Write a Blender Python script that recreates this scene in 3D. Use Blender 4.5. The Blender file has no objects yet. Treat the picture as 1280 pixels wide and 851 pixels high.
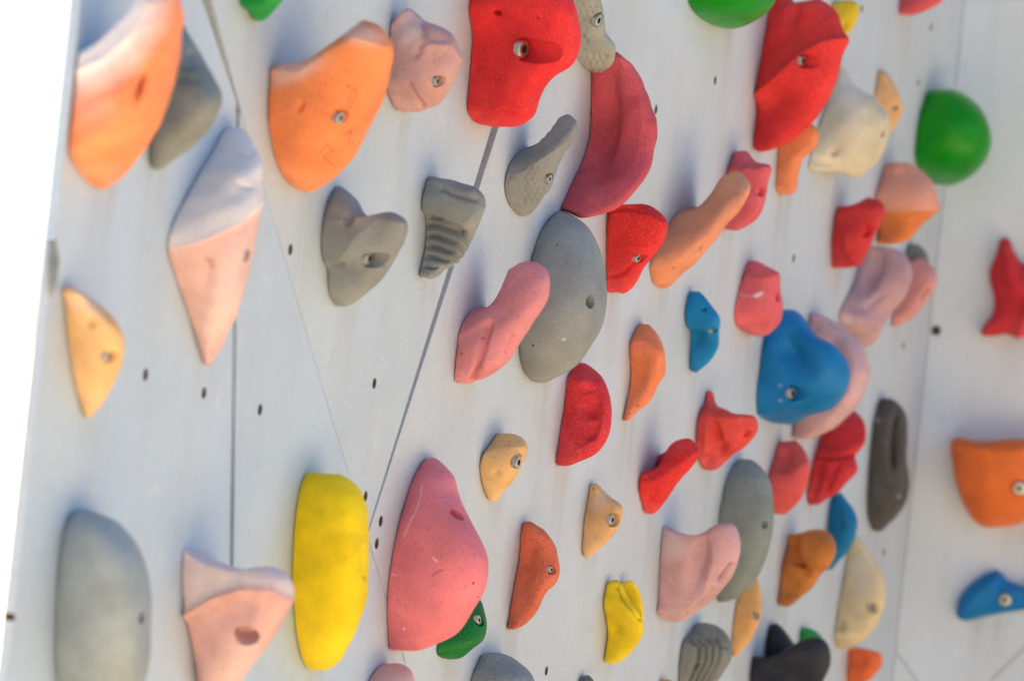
import bpy, bmesh, math, random
import numpy as np
from mathutils import Vector, Matrix
random.seed(7)
scene = bpy.context.scene
COL = scene.collection
# ------------------------------------------------------------------ camera and wall frames
F = 6000.0                      # focal length in photo pixels (1280 wide)
PITCH = 0.0
CAM = np.array([0.0, 0.0, 1.95])
FW = np.array([0, math.cos(PITCH), math.sin(PITCH)])
UPV = np.array([0, -math.sin(PITCH), math.cos(PITCH)])
RT = np.array([1.0, 0, 0])
D0 = 4.2
AZ = math.radians(17.65)
OV = math.radians(6.2)

def ray(x, y):
    return FW + RT*((x-640.0)/F) - UPV*((y-425.5)/F)
def project(P):
    d = P - CAM
    z = d @ FW
    return np.stack([640.0 + F*(d @ RT)/z, 425.5 - F*(d @ UPV)/z], -1)

class Frame:
    def __init__(s, origin, U, V):
        s.o = np.array(origin, float); s.U = U/np.linalg.norm(U); V = V - s.U*(V @ s.U); s.V = V/np.linalg.norm(V)
        s.W = np.cross(s.U, s.V)
        if s.W @ (CAM - s.o) < 0: s.W = -s.W
        s.R = np.stack([s.U, s.V, s.W], 1)
    def hit(s, x, y):
        r = ray(x, y); t = ((s.o-CAM) @ s.W)/(r @ s.W)
        d = CAM + r*t - s.o
        return np.array([d @ s.U, d @ s.V])
    def world(s, q):
        return s.o + np.asarray(q) @ s.R.T
    def jac(s, x, y):
        u, v = s.hit(x, y); q = np.array([u, v, 0.0]); e = 1e-4
        p0 = project(s.world(q))
        return np.stack([(project(s.world(q+e*np.eye(3)[i]))-p0)/e for i in range(3)], 1)
    def matrix(s, u, v, w=0.0):
        m = Matrix.Identity(4)
        for i in range(3):
            for j in range(3): m[i][j] = s.R[i, j]
        p = s.world([u, v, w])
        for i in range(3): m[i][3] = p[i]
        return m

nh = np.array([math.cos(AZ), -math.sin(AZ), 0])
MAIN = Frame(CAM+FW*D0, np.array([math.sin(AZ), math.cos(AZ), 0]), math.cos(OV)*np.array([0, 0, 1.0])+math.sin(OV)*nh)
# W of MAIN must make a right-handed frame for a plain rotation matrix
def fix(fr):
    if np.linalg.det(fr.R) < 0:
        fr.U = -fr.U; fr.R = np.stack([fr.U, fr.V, fr.W], 1); fr.flip = -1
    else: fr.flip = 1
fix(MAIN)
cu, cv = MAIN.hit(1160, 425)
corner = MAIN.world([cu, cv, 0])
B2 = math.radians(14)
d2 = np.array([math.cos(B2), -math.sin(B2), 0]); d2 = d2-MAIN.V*(d2 @ MAIN.V)
SIDE = Frame(corner, d2, MAIN.V.copy())
fix(SIDE)

# ------------------------------------------------------------------ materials
def lin(c):
    return tuple(((v/255)/12.92 if v/255 <= .04045 else ((v/255+.055)/1.055)**2.4) for v in c)

def nodes(m):
    m.use_nodes = True
    nt = m.node_tree; nt.nodes.clear()
    out = nt.nodes.new('ShaderNodeOutputMaterial'); b = nt.nodes.new('ShaderNodeBsdfPrincipled')
    nt.links.new(b.outputs[0], out.inputs[0])
    return nt, b
def N(nt, t, **kw):
    n = nt.nodes.new(t)
    for k, v in kw.items():
        if k in n.inputs: n.inputs[k].default_value = v
        else: setattr(n, k, v)
    return n
def mixc(nt, fac, a, b, blend='MIX'):
    n = nt.nodes.new('ShaderNodeMix'); n.data_type = 'RGBA'; n.blend_type = blend
    for sock, val in ((0, fac), (6, a), (7, b)):
        if hasattr(val, 'links'): nt.links.new(val, n.inputs[sock])
        else: n.inputs[sock].default_value = val if sock == 0 else (*val[:3], 1)
    return n.outputs[2]
def mth(nt, op, a, b=None, c=None, clamp=False):
    n = nt.nodes.new('ShaderNodeMath'); n.operation = op; n.use_clamp = clamp
    for i, v in enumerate((a, b, c)):
        if v is None: continue
        if hasattr(v, 'links'): nt.links.new(v, n.inputs[i])
        else: n.inputs[i].default_value = v
    return n.outputs[0]
def ramp(nt, x, lo, hi):
    n = nt.nodes.new('ShaderNodeMapRange'); n.inputs[1].default_value = lo; n.inputs[2].default_value = hi
    n.clamp = True; nt.links.new(x, n.inputs[0]); return n.outputs[0]

_mc = {}
def hold_mat(rgb, chalk=(230, 224, 222), rough=.72, grain=1.0, gloss=0.2, dust=.5):
    key = (rgb, chalk, rough, grain, gloss, dust)
    if key in _mc: return _mc[key]
    m = bpy.data.materials.new('cast_resin'); nt, b = nodes(m)
    tc = N(nt, 'ShaderNodeTexCoord'); o = tc.outputs['Object']
    base = lin(rgb)
    n1 = N(nt, 'ShaderNodeTexNoise', Scale=22.0, Detail=5.0, Roughness=.6); nt.links.new(o, n1.inputs['Vector'])
    n2 = N(nt, 'ShaderNodeTexNoise', Scale=900.0, Detail=2.0); nt.links.new(o, n2.inputs['Vector'])
    n3 = N(nt, 'ShaderNodeTexNoise', Scale=330.0, Detail=3.0, Roughness=.7); nt.links.new(o, n3.inputs['Vector'])
    lo = tuple(v*.80 for v in base); hi = tuple(min(1, v*1.12+.006) for v in base)
    c = mixc(nt, ramp(nt, n1.outputs[0], .3, .7), lo, hi)
    # fine grit: pale and dark grains moulded in the surface
    c = mixc(nt, mth(nt, 'MULTIPLY', ramp(nt, n2.outputs[0], .54, .72), .16*grain), c, lin(chalk))
    c = mixc(nt, mth(nt, 'MULTIPLY', ramp(nt, n3.outputs[0], .42, .30), .45*grain), c, tuple(v*.35 for v in base))
    # small air bubbles and pits
    vo = N(nt, 'ShaderNodeTexVoronoi', Scale=75.0); nt.links.new(o, vo.inputs['Vector'])
    sep = N(nt, 'ShaderNodeSeparateColor'); nt.links.new(vo.outputs['Color'], sep.inputs[0])
    pit = mth(nt, 'MULTIPLY', ramp(nt, vo.outputs['Distance'], .115, .075), ramp(nt, sep.outputs[0], .84, .86))
    c = mixc(nt, mth(nt, 'MULTIPLY', pit, .75), c, tuple(v*.18 for v in base))
    # rubbed chalk dust in soft patches
    n4 = N(nt, 'ShaderNodeTexNoise', Scale=9.0, Detail=6.0, Roughness=.65); nt.links.new(o, n4.inputs['Vector'])
    c = mixc(nt, mth(nt, 'MULTIPLY', ramp(nt, n4.outputs[0], .50, .75), .22*dust), c, lin(chalk))
    # shoe rubber scuffs
    n5 = N(nt, 'ShaderNodeTexNoise', Scale=16.0, Detail=6.0, Roughness=.75); nt.links.new(o, n5.inputs['Vector'])
    c = mixc(nt, mth(nt, 'MULTIPLY', ramp(nt, n5.outputs[0], .38, .26), .5), c, tuple(v*.45 for v in base))
    at = N(nt, 'ShaderNodeAttribute', attribute_name='wear_tint'); sp = N(nt, 'ShaderNodeSeparateColor'); nt.links.new(at.outputs['Color'], sp.inputs[0])
    nz = ramp(nt, n3.outputs[0], .25, .6)
    c = mixc(nt, mth(nt, 'MULTIPLY', sp.outputs[0], mth(nt, 'MULTIPLY_ADD', nz, .45, .62), clamp=True), c, lin(chalk))
    c = mixc(nt, mth(nt, 'MULTIPLY', sp.outputs[1], .8), c, (.05, .04, .035))
    nt.links.new(c, b.inputs['Base Color'])
    b.inputs['Roughness'].default_value = rough
    b.inputs['Specular IOR Level'].default_value = gloss
    h = mth(nt, 'ADD', mth(nt, 'MULTIPLY', n2.outputs[0], .35), mth(nt, 'MULTIPLY', n3.outputs[0], .65))
    h = mth(nt, 'SUBTRACT', h, mth(nt, 'MULTIPLY', pit, 1.2))
    bp = N(nt, 'ShaderNodeBump', Strength=.7*grain if grain > .3 else .12, Distance=.0014); nt.links.new(h, bp.inputs['Height'])
    nt.links.new(bp.outputs[0], b.inputs['Normal'])
    _mc[key] = m
    return m

def plain_mat(name, rgb, rough=.5, metal=0.0, noise=0.0, scale=40.0):
    m = bpy.data.materials.new(name); nt, b = nodes(m)
    base = lin(rgb)
    tc = N(nt, 'ShaderNodeTexCoord')
    n1 = N(nt, 'ShaderNodeTexNoise', Scale=scale, Detail=5.0); nt.links.new(tc.outputs['Object'], n1.inputs['Vector'])
    c = mixc(nt, ramp(nt, n1.outputs[0], .3, .7), tuple(v*(1-noise) for v in base), tuple(min(1, v*(1+noise)) for v in base))
    nt.links.new(c, b.inputs['Base Color'])
    b.inputs['Roughness'].default_value = rough; b.inputs['Metallic'].default_value = metal
    return m

STEEL = plain_mat('zinc_steel', (186, 184, 176), .38, 1.0, .12, 300)
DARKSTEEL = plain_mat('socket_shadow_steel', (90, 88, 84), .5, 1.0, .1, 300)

def wall_mat(name, rgb):
    m = bpy.data.materials.new(name); nt, b = nodes(m)
    tc = N(nt, 'ShaderNodeTexCoord'); o = tc.outputs['Object']
    base = lin(rgb)
    mp = N(nt, 'ShaderNodeMapping'); mp.inputs['Scale'].default_value = (9, .7, 1); nt.links.new(o, mp.inputs['Vector'])
    st = N(nt, 'ShaderNodeTexNoise', Scale=3.0, Detail=6.0, Roughness=.6); nt.links.new(mp.outputs[0], st.inputs['Vector'])
    mp2 = N(nt, 'ShaderNodeMapping'); mp2.inputs['Scale'].default_value = (60, 2.0, 1); nt.links.new(o, mp2.inputs['Vector'])
    st2 = N(nt, 'ShaderNodeTexNoise', Scale=3.0, Detail=4.0, Roughness=.6); nt.links.new(mp2.outputs[0], st2.inputs['Vector'])
    cl = N(nt, 'ShaderNodeTexNoise', Scale=5.0, Detail=6.0, Roughness=.6); nt.links.new(o, cl.inputs['Vector'])
    gr = N(nt, 'ShaderNodeTexNoise', Scale=430.0, Detail=3.0, Roughness=.7); nt.links.new(o, gr.inputs['Vector'])
    c = mixc(nt, ramp(nt, cl.outputs[0], .3, .7), tuple(v*q for v, q in zip(base, (.93, .915, .88))), tuple(min(1, v*q) for v, q in zip(base, (1.03, 1.045, 1.06))))
    sm_ = N(nt, 'ShaderNodeTexNoise', Scale=34.0, Detail=7.0, Roughness=.7); nt.links.new(o, sm_.inputs['Vector'])
    c = mixc(nt, mth(nt, 'MULTIPLY', ramp(nt, sm_.outputs[0], .42, .28), .22), c, lin((150, 146, 144)))
    c = mixc(nt, mth(nt, 'MULTIPLY', ramp(nt, sm_.outputs[0], .60, .74), .5), c, lin((228, 228, 228)))
    c = mixc(nt, mth(nt, 'MULTIPLY', ramp(nt, st.outputs[0], .50, .80), .17), c, lin((182, 176, 160)))
    c = mixc(nt, mth(nt, 'MULTIPLY', ramp(nt, st2.outputs[0], .54, .80), .06), c, lin((160, 158, 160)))
    c = mixc(nt, mth(nt, 'MULTIPLY', ramp(nt, gr.outputs[0], .48, .33), .55), c, tuple(v*.62 for v in base))
    at = N(nt, 'ShaderNodeAttribute', attribute_name='stain'); sp = N(nt, 'ShaderNodeSeparateColor'); nt.links.new(at.outputs['Color'], sp.inputs[0])
    nz = ramp(nt, st2.outputs[0], .25, .65)
    c = mixc(nt, mth(nt, 'MULTIPLY', sp.outputs[0], mth(nt, 'MULTIPLY_ADD', nz, .6, .4), clamp=True), c, lin((150, 122, 84)))
    nt.links.new(c, b.inputs['Base Color'])
    b.inputs['Roughness'].default_value = .62; b.inputs['Specular IOR Level'].default_value = .35
    bp = N(nt, 'ShaderNodeBump', Strength=.7, Distance=.0012); nt.links.new(gr.outputs[0], bp.inputs['Height'])
    nt.links.new(bp.outputs[0], b.inputs['Normal'])
    return m

# ------------------------------------------------------------------ mesh helpers
def clear_attr(me):
    for nm in ('wear_tint', 'stain'):
        if nm in me.color_attributes: me.color_attributes.remove(me.color_attributes[nm])
def new_obj(name, me, mat=None, parent=None):
    ob = bpy.data.objects.new(name, me); COL.objects.link(ob)
    if mat: me.materials.append(mat)
    if parent: ob.parent = parent
    return ob
def apply_mods(ob):
    dg = bpy.context.evaluated_depsgraph_get(); dg.update()
    me = bpy.data.meshes.new_from_object(ob.evaluated_get(dg), depsgraph=dg)
    old = ob.data; ob.modifiers.clear(); ob.data = me
    bpy.data.meshes.remove(old)
    return me
def smooth(me, ang=38):
    me.polygons.foreach_set('use_smooth', [True]*len(me.polygons))
    me.set_sharp_from_angle(angle=math.radians(ang))

def catmull(P, s, k, g0=None, g1=None):
    """P: n x d control rows at parameters k, sampled at s (cubic Hermite, finite differences)."""
    P = np.asarray(P, float); n = len(P)
    m = np.zeros_like(P)
    for i in range(n):
        if i == 0:
            m[i] = (P[1]-P[0])/(k[1]-k[0])
            if g0 is not None:
                h0 = g0[1]; a = (P[0]-g0[0])/h0; h1 = k[1]-k[0]; m[i] = (a*h1+m[i]*h0)/(h0+h1)
        elif i == n-1:
            m[i] = (P[-1]-P[-2])/(k[-1]-k[-2])
            if g1 is not None:
                h0 = g1[1]; b = (g1[0]-P[-1])/h0; h1 = k[-1]-k[-2]; m[i] = (m[i]*h0+b*h1)/(h0+h1)
        else:
            a = (P[i]-P[i-1])/(k[i]-k[i-1]); b = (P[i+1]-P[i])/(k[i+1]-k[i])
            m[i] = (a*(k[i+1]-k[i])+b*(k[i]-k[i-1]))/(k[i+1]-k[i-1])
    idx = np.clip(np.searchsorted(k, s, side='right')-1, 0, n-2)
    h = (k[idx+1]-k[idx]); t = ((s-k[idx])/h)[:, None]; h = h[:, None]
    return ((2*t**3-3*t**2+1)*P[idx] + (t**3-2*t**2+t)*h*m[idx] + (-2*t**3+3*t**2)*P[idx+1] + (t**3-t**2)*h*m[idx+1])

def loft(fr, rows, beta, pend, nexp, c0, J, dens=1.5):
    """rows of (contact x, contact y, outer x, outer y[, sag]) -> grid of points in the frame, origin c0."""
    R = np.array([list(r)+[0]*(5-len(r)) for r in rows], float)
    mid = (R[:, :2]+R[:, 2:4])/2
    seg = np.maximum(np.linalg.norm(np.diff(R[:, :2], axis=0), axis=1), np.linalg.norm(np.diff(R[:, 2:4], axis=0), axis=1))
    k = np.concatenate([[0], np.cumsum(np.maximum(seg, 1.0))]); tot = k[-1]; k = k/tot
    Nr = int(max(26, tot/dens))
    tt = np.linspace(0, 1, Nr); s = .55*tt+.45*(1-np.cos(np.pi*tt))/2
    h0 = max(np.linalg.norm(R[0, 2:4]-R[0, :2]), 3)/tot; h1 = max(np.linalg.norm(R[-1, 2:4]-R[-1, :2]), 3)/tot
    h0 = max(h0, .5*(k[1]-k[0])); h1 = max(h1, .5*(k[-1]-k[-2]))
    C = catmull(R[:, :2], s, k, (R[0, 2:4], h0), (R[-1, 2:4], h1))
    O = catmull(R[:, 2:4], s, k, (R[0, :2], h0), (R[-1, :2], h1))
    sag = catmull(R[:, 4:5], s, k)[:, 0]
    D = O-C; L = np.maximum(np.linalg.norm(D, axis=1), .6)
    e = D/L[:, None]; bad = np.linalg.norm(D, axis=1) < .6; e[bad] = (1, 0)
    ep = np.stack([-e[:, 1], e[:, 0]], 1)
    Lmax = L.max()
    kap = -J[1, 0]/J[1, 1]                     # bases lean a little so that they run level to the eye
    Ju = (J[:, 0]+kap*J[:, 1])*fr.flip
    eJ = e @ Ju
    sc = np.linalg.norm(J[:, 2])
    Bm = beta*Lmax/sc*3.0/3.0
    Bm = Bm*np.clip(1-np.abs(2*s-1)**pend, 0, 1)**.5
    B = np.minimum(Bm, .80*L/np.maximum(np.abs(eJ), 1e-6))
    Mt = int(max(24, (Lmax+B.max()*sc*.6)/dens*1.15))
    th = np.linspace(0, np.pi, Mt)
    cx = np.sign(np.cos(th))*np.abs(np.cos(th))**(2/nexp); sn = np.abs(np.sin(th))**(2/nexp); sn[0] = sn[-1] = 0
    uo = B[:, None]/2*(1-cx)[None, :]
    # keep the crest of the sections on one line so that the body is convex towards every side
    cuv = np.array([fr.hit(x, y) for x, y in C]) - c0
    cun = cuv[:, 0]*fr.flip
    rnd = np.sqrt(np.clip(1-(2*s-1)**2, 0, 1))
    au = (cun[0]*(1-s)+cun[-1]*s) - (cun+B/2) - BULGE*tot/sc*rnd
    lim = .75*L/sc; au = lim*np.tanh(au/np.maximum(lim, 1e-6))
    uo = uo + au[:, None]*sn[None, :]
    lo = np.zeros(Nr); hi = L*2.5
    for _ in range(36):
        md = (lo+hi)/2
        f = (eJ[:, None]*uo + md[:, None]*sn).max(1)
        hi = np.where(f > L, md, hi); lo = np.where(f > L, lo, md)
    kk = (lo+hi)/2
    am = (eJ[:, None]*uo + kk[:, None]*sn).argmax(1)
    ii = np.arange(Nr)
    q = -(ep @ Ju)*uo[ii, am]/np.maximum(sn[am], .05)
    Jvw = np.linalg.inv(J[:, 1:3])
    A = (kk[:, None]*e + q[:, None]*ep) @ Jvw.T
    A[:, 1] = np.maximum(A[:, 1], 0)
    S = (sag[:, None]*np.array([[0, -1.0]])) @ Jvw.T
    t4 = 4*sn*(1-sn)
    u = cuv[:, :1] + fr.flip*uo
    v = cuv[:, 1:] + kap*fr.flip*uo + A[:, :1]*sn + S[:, :1]*t4
    w = A[:, 1:]*sn + S[:, 1:]*t4
    w = np.maximum(w, 0)
    G = np.stack([u, v, w+.0012], -1)
    return G

def grid_mesh(G, bm):
    Nr, Mt, _ = G.shape
    vs = [[bm.verts.new(G[i, j]) for j in range(Mt)] for i in range(Nr)]
    for i in range(Nr-1):
        for j in range(Mt-1):
            bm.faces.new((vs[i][j], vs[i][j+1], vs[i+1][j+1], vs[i+1][j]))
        bm.faces.new((vs[i][Mt-1], vs[i][0], vs[i+1][0], vs[i+1][Mt-1]))
    return vs

def seg_dist(P, pts):
    d = np.full(len(P), 1e9)
    pts = np.array(pts, float)
    for a, b in zip(pts[:-1], pts[1:]):
        ab = b-a; t = np.clip(((P-a) @ ab)/(ab @ ab), 0, 1)
        d = np.minimum(d, np.linalg.norm(P-a-t[:, None]*ab, axis=1))
    return d
def ell(P, x, y, rx, ry, ang):
    a = math.radians(ang); d = P-np.array([x, y])
    p = d[:, 0]*math.cos(a)+d[:, 1]*math.sin(a); q = -d[:, 0]*math.sin(a)+d[:, 1]*math.cos(a)
    return (p/rx)**2+(q/ry)**2
def poly_sd(P, pts):
    pts = np.array(pts, float); d = seg_dist(P, np.vstack([pts, pts[:1]]))
    ins = np.zeros(len(P), bool); n = len(pts)
    for i in range(n):
        a, b = pts[i], pts[(i+1) % n]
        c = (a[1] > P[:, 1]) != (b[1] > P[:, 1])
        with np.errstate(divide='ignore', invalid='ignore'):
            xx = (b[0]-a[0])*(P[:, 1]-a[1])/(b[1]-a[1])+a[0]
        ins ^= c & (P[:, 0] < xx)
    return np.where(ins, -d, d)

def bolt_mesh(r, h):
    bm = bmesh.new(); n = 36
    prof = [(r, -.002), (r, h-.001), (r*.95, h-.0002), (r*.90, h)]
    rings = []
    for (rr, z) in prof:
        rings.append([bm.verts.new((rr*math.cos(2*math.pi*i/n), rr*math.sin(2*math.pi*i/n), z)) for i in range(n)])
    def hexring(z, sc):
        ring = []
        for i in range(n):
            a = 2*math.pi*i/n; am = ((a+math.pi/6) % (math.pi/3))-math.pi/6
            hr = r*.50*math.cos(math.pi/6)/math.cos(am)*sc
            ring.append((hr*math.cos(a), hr*math.sin(a), z))
        return ring
    rings.append([bm.verts.new(p) for p in hexring(h, 1.0)])
    def link(bm, rings):
        for a, b in zip(rings[:-1], rings[1:]):
            for i in range(n): bm.faces.new((a[i], a[(i+1) % n], b[(i+1) % n], b[i]))
    link(bm, rings)
    me = bpy.data.meshes.new('bolt'); bm.to_mesh(me); bm.free(); smooth(me, 30); me.materials.append(STEEL)
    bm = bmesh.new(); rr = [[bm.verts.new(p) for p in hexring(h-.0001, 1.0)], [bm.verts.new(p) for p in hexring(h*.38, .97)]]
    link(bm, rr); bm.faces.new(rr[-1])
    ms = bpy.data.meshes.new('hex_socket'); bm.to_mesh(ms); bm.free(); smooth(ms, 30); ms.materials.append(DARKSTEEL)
    return me, ms
_bolts = {}

CUT_N = 28
def cutter(r, u, v, w0, w1, seg=CUT_N):
    bm = bmesh.new()
    a = [bm.verts.new((u+r*math.cos(2*math.pi*i/seg), v+r*math.sin(2*math.pi*i/seg), w0)) for i in range(seg)]
    b = [bm.verts.new((u+r*math.cos(2*math.pi*i/seg), v+r*math.sin(2*math.pi*i/seg), w1)) for i in range(seg)]
    for i in range(seg): bm.faces.new((a[i], a[(i+1) % seg], b[(i+1) % seg], b[i]))
    bm.faces.new(a[::-1]); bm.faces.new(b)
    bmesh.ops.recalc_face_normals(bm, faces=bm.faces)
    me = bpy.data.meshes.new('cut'); bm.to_mesh(me); bm.free()
    for nm in ('wear_tint', 'stain'):
        ca = me.color_attributes.new(nm, 'FLOAT_COLOR', 'POINT'); ca.data.foreach_set('color', [0.0]*(4*len(me.vertices)))
    return me

STAINS = []
AMP = 1.4
BULGE = .22
def finish_hold(me_src, fr, c0, J, label, rgb, feats, bolts, mat, remesh, seed, center, lump):
    sc = np.linalg.norm(J[:, 2]); u0, v0 = c0
    root = new_obj('climbing_hold', me_src, mat)
    root.matrix_world = fr.matrix(u0, v0)
    if remesh:
        md = root.modifiers.new('r', 'REMESH'); md.mode = 'VOXEL'; md.voxel_size = remesh/sc
        sm = root.modifiers.new('s', 'SMOOTH'); sm.iterations = 4; sm.factor = .5
        apply_mods(root)
    me = root.data
    n = len(me.vertices); P = np.empty(n*3, 'f'); me.vertices.foreach_get('co', P); P = P.reshape(-1, 3).astype(float)
    Nn = np.empty(n*3, 'f'); me.vertex_normals.foreach_get('vector', Nn); Nn = Nn.reshape(-1, 3).astype(float)
    loc = np.array([u0, v0, 0])
    Wd = fr.world(P+loc); S = project(Wd)
    view = (CAM-Wd); view /= np.linalg.norm(view, axis=1)[:, None]
    vis = np.einsum('ij,ij->i', Nn @ fr.R.T, view)
    mask = np.clip((vis+.15)/.25, 0, 1)
    disp = np.zeros(n); chalk = np.zeros(n); dark_tint = np.zeros(n)
    rs = np.random.RandomState(seed)
    edge = np.clip(P[:, 2]*sc/6.0, 0, 1)
    for f in feats:
        k = f[0]
        if k == 'd':
            p = f[7] if len(f) > 7 else 1.0
            disp += AMP*mask*f[6]*np.exp(-ell(S, *f[1:6])**p)
        elif k == 'l': disp += AMP*mask*f[3]*np.exp(-(seg_dist(S, f[1])/f[2])**2)
        elif k == 'r': disp += AMP*mask*f[3]*np.exp(-seg_dist(S, f[1])/f[2])
        elif k == 'c': chalk = np.maximum(chalk, f[6]*np.exp(-ell(S, *f[1:6])**1.5))
        elif k == 'k': dark_tint = np.maximum(dark_tint, f[6]*np.exp(-ell(S, *f[1:6])**1.5))  # dark tint for spots, scribbles, slots and hollows
        elif k == 'cl': chalk = np.maximum(chalk, f[3]*np.exp(-(seg_dist(S, f[1])/f[2])**2))
        elif k == 'kl': dark_tint = np.maximum(dark_tint, f[3]*np.exp(-(seg_dist(S, f[1])/f[2])**2))
        elif k == 'cp': chalk = np.maximum(chalk, f[3]*np.clip(.5-poly_sd(S, f[1])/(2*f[2]), 0, 1))
        elif k == 'dp': disp += AMP*mask*f[3]*np.clip(.5-poly_sd(S, f[1])/(2*f[2]), 0, 1)
    # slow unevenness of hand-poured resin
    for a in range(5):
        kv = rs.normal(size=3)*(2*math.pi)/(sc and (70/sc)); ph = rs.rand()*6.28
        disp += lump*.45*np.sin(P @ kv + ph)*edge
    P2 = P + Nn*(disp*edge/sc)[:, None]
    P2[:, 2] = np.maximum(P2[:, 2], P[:, 2].min())
    me.vertices.foreach_set('co', P2.astype('f').ravel())
    ca = me.color_attributes.new('wear_tint', 'FLOAT_COLOR', 'POINT')
    cc = np.zeros((n, 4), 'f'); cc[:, 0] = chalk; cc[:, 1] = dark_tint; cc[:, 3] = 1
    ca.data.foreach_set('color', cc.ravel())
    me.update()
    S2 = project(fr.world(P2+loc))
    Nn2 = np.empty(n*3, 'f'); me.vertex_normals.foreach_get('vector', Nn2); Nn2 = Nn2.reshape(-1, 3).astype(float)
    made = []
    for b in bolts:
        x, y, r, dep = b[:4]; kind = b[4] if len(b) > 4 else 'bolt'; ext = b[5]/sc if len(b) > 5 else 1.0
        dd = np.linalg.norm(S2-np.array([x, y]), axis=1) + np.where(vis > .05, 0, 1e4)
        i = dd.argmin(); p = P2[i]
        rr = r/sc
        near = (np.linalg.norm(P2-p, axis=1) < max(.006, rr*.8)) & (vis > .02)
        nr = Nn2[near].mean(0); nr /= np.linalg.norm(nr)
        tl = b[6] if len(b) > 6 else .3
        ax = np.array([0, 0, 1.0])*(1-tl)+nr*tl; ax /= np.linalg.norm(ax)
        base = p-ax*dep/sc
        if base[2] < .004: base[2] = .004
        rot = Vector((0, 0, 1)).rotation_difference(Vector(ax))
        cm = cutter(rr, 0, 0, 0, (dep+60)/sc); cm.materials.append(mat); co = new_obj('cut', cm)
        cm.transform(Matrix.Translation(base) @ rot.to_matrix().to_4x4())
        co.matrix_world = root.matrix_world
        n0 = len(root.data.vertices); d0 = np.array(root.dimensions); old = root.data.copy()
        for attempt in range(2):
            if attempt:
                root.data = old.copy(); md = root.modifiers.new('r', 'REMESH'); md.mode = 'VOXEL'; md.voxel_size = 1.15/sc
                root.modifiers.new('s', 'SMOOTH').iterations = 2
            md = root.modifiers.new('b', 'BOOLEAN'); md.operation = 'DIFFERENCE'; md.object = co; md.solver = 'EXACT'
            apply_mods(root)
            cc_ = np.empty(len(root.data.vertices)*3, 'f'); root.data.vertices.foreach_get('co', cc_); cc_ = cc_.reshape(-1, 3)
            ok = len(cc_) > .7*n0*(.3 if attempt else 1) and np.all(cc_.min(0) > P2.min(0)-.003) and np.all(cc_.max(0) < P2.max(0)+.003) and np.all(np.ptp(cc_, axis=0) > .85*np.ptp(P2, axis=0))
            if ok: break
        if not ok: print('BOOL FAIL', label, b); root.modifiers.clear(); root.data = old
        if 'wear_tint' not in root.data.color_attributes:
            print('wear lost', label)
        bpy.data.objects.remove(co); bpy.data.meshes.remove(cm)
        if kind == 'bolt':
            key = round(rr*.80, 5)
            if key not in _bolts: _bolts[key] = bolt_mesh(rr*.70, rr*.32)
            nb = bpy.data.objects.new('bolt', _bolts[key][0]); COL.objects.link(nb)
            hs = bpy.data.objects.new('hex_socket', _bolts[key][1]); COL.objects.link(hs); hs.parent = nb
            made.append(nb); nb.location = tuple(base+ax*.0012); nb.rotation_euler = rot.to_euler()
    if bolts:
        from mathutils.kdtree import KDTree
        kd = KDTree(n)
        for i in range(n): kd.insert(P2[i], i)
        kd.balance(); md_ = root.data
        clear_attr(md_)
        ca = md_.color_attributes.new('wear_tint', 'FLOAT_COLOR', 'POINT')
        ca.data.foreach_set('color', np.array([cc[kd.find(v.co)[1]] for v in md_.vertices], 'f').ravel())
    smooth(root.data, 42)
    if made:
        body = root; body.name = 'body'; body.matrix_world = Matrix.Identity(4)
        root = bpy.data.objects.new('climbing_hold', None); COL.objects.link(root); root.empty_display_size = .02
        root.matrix_world = fr.matrix(u0, v0)
        body.parent = root
        for nb in made: nb.parent = root
    root['label'] = label; root['category'] = 'climbing hold'; root['group'] = 'climbing holds screwed to the wall'
    return root

cnt = [0]
def H(label, rgb, rows, beta=1.5, pend=2.4, n=2.0, f=(), bolts=(), lobes=(), remesh=None, dens=1.35, lump=.8, stain=.36, mat={}):
    """a hold on the main wall"""
    fr = MAIN; cnt[0] += 1
    allr = np.array([list(r)[:4] for r in rows])
    cx = allr[:, 0].mean(); cy = allr[:, 1].mean()
    c0 = fr.hit(cx, cy); J = fr.jac(cx, cy)
    bm = bmesh.new()
    for rws, bt, pe, ne in [(rows, beta, pend, n)]+[(l[0], l[1], l[2] if len(l) > 2 else pend, l[3] if len(l) > 3 else n) for l in lobes]:
        grid_mesh(loft(fr, rws, bt, pe, ne, c0, J, dens), bm)
    bmesh.ops.remove_doubles(bm, verts=bm.verts, dist=.00012)
    bmesh.ops.dissolve_degenerate(bm, edges=bm.edges, dist=.00008)
    bmesh.ops.recalc_face_normals(bm, faces=bm.faces)
    me = bpy.data.meshes.new('hold'); bm.to_mesh(me); bm.free()
    if lobes and not remesh: remesh = 1.3
    if stain:
        i = allr[:, 1].argmax(); STAINS.append((allr[-1, 0]+3, allr[-1, 1], stain))
    return finish_hold(me, fr, c0, J, label, rgb, f, bolts, hold_mat(rgb, **mat), remesh, cnt[0], (cx, cy), lump)

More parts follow.
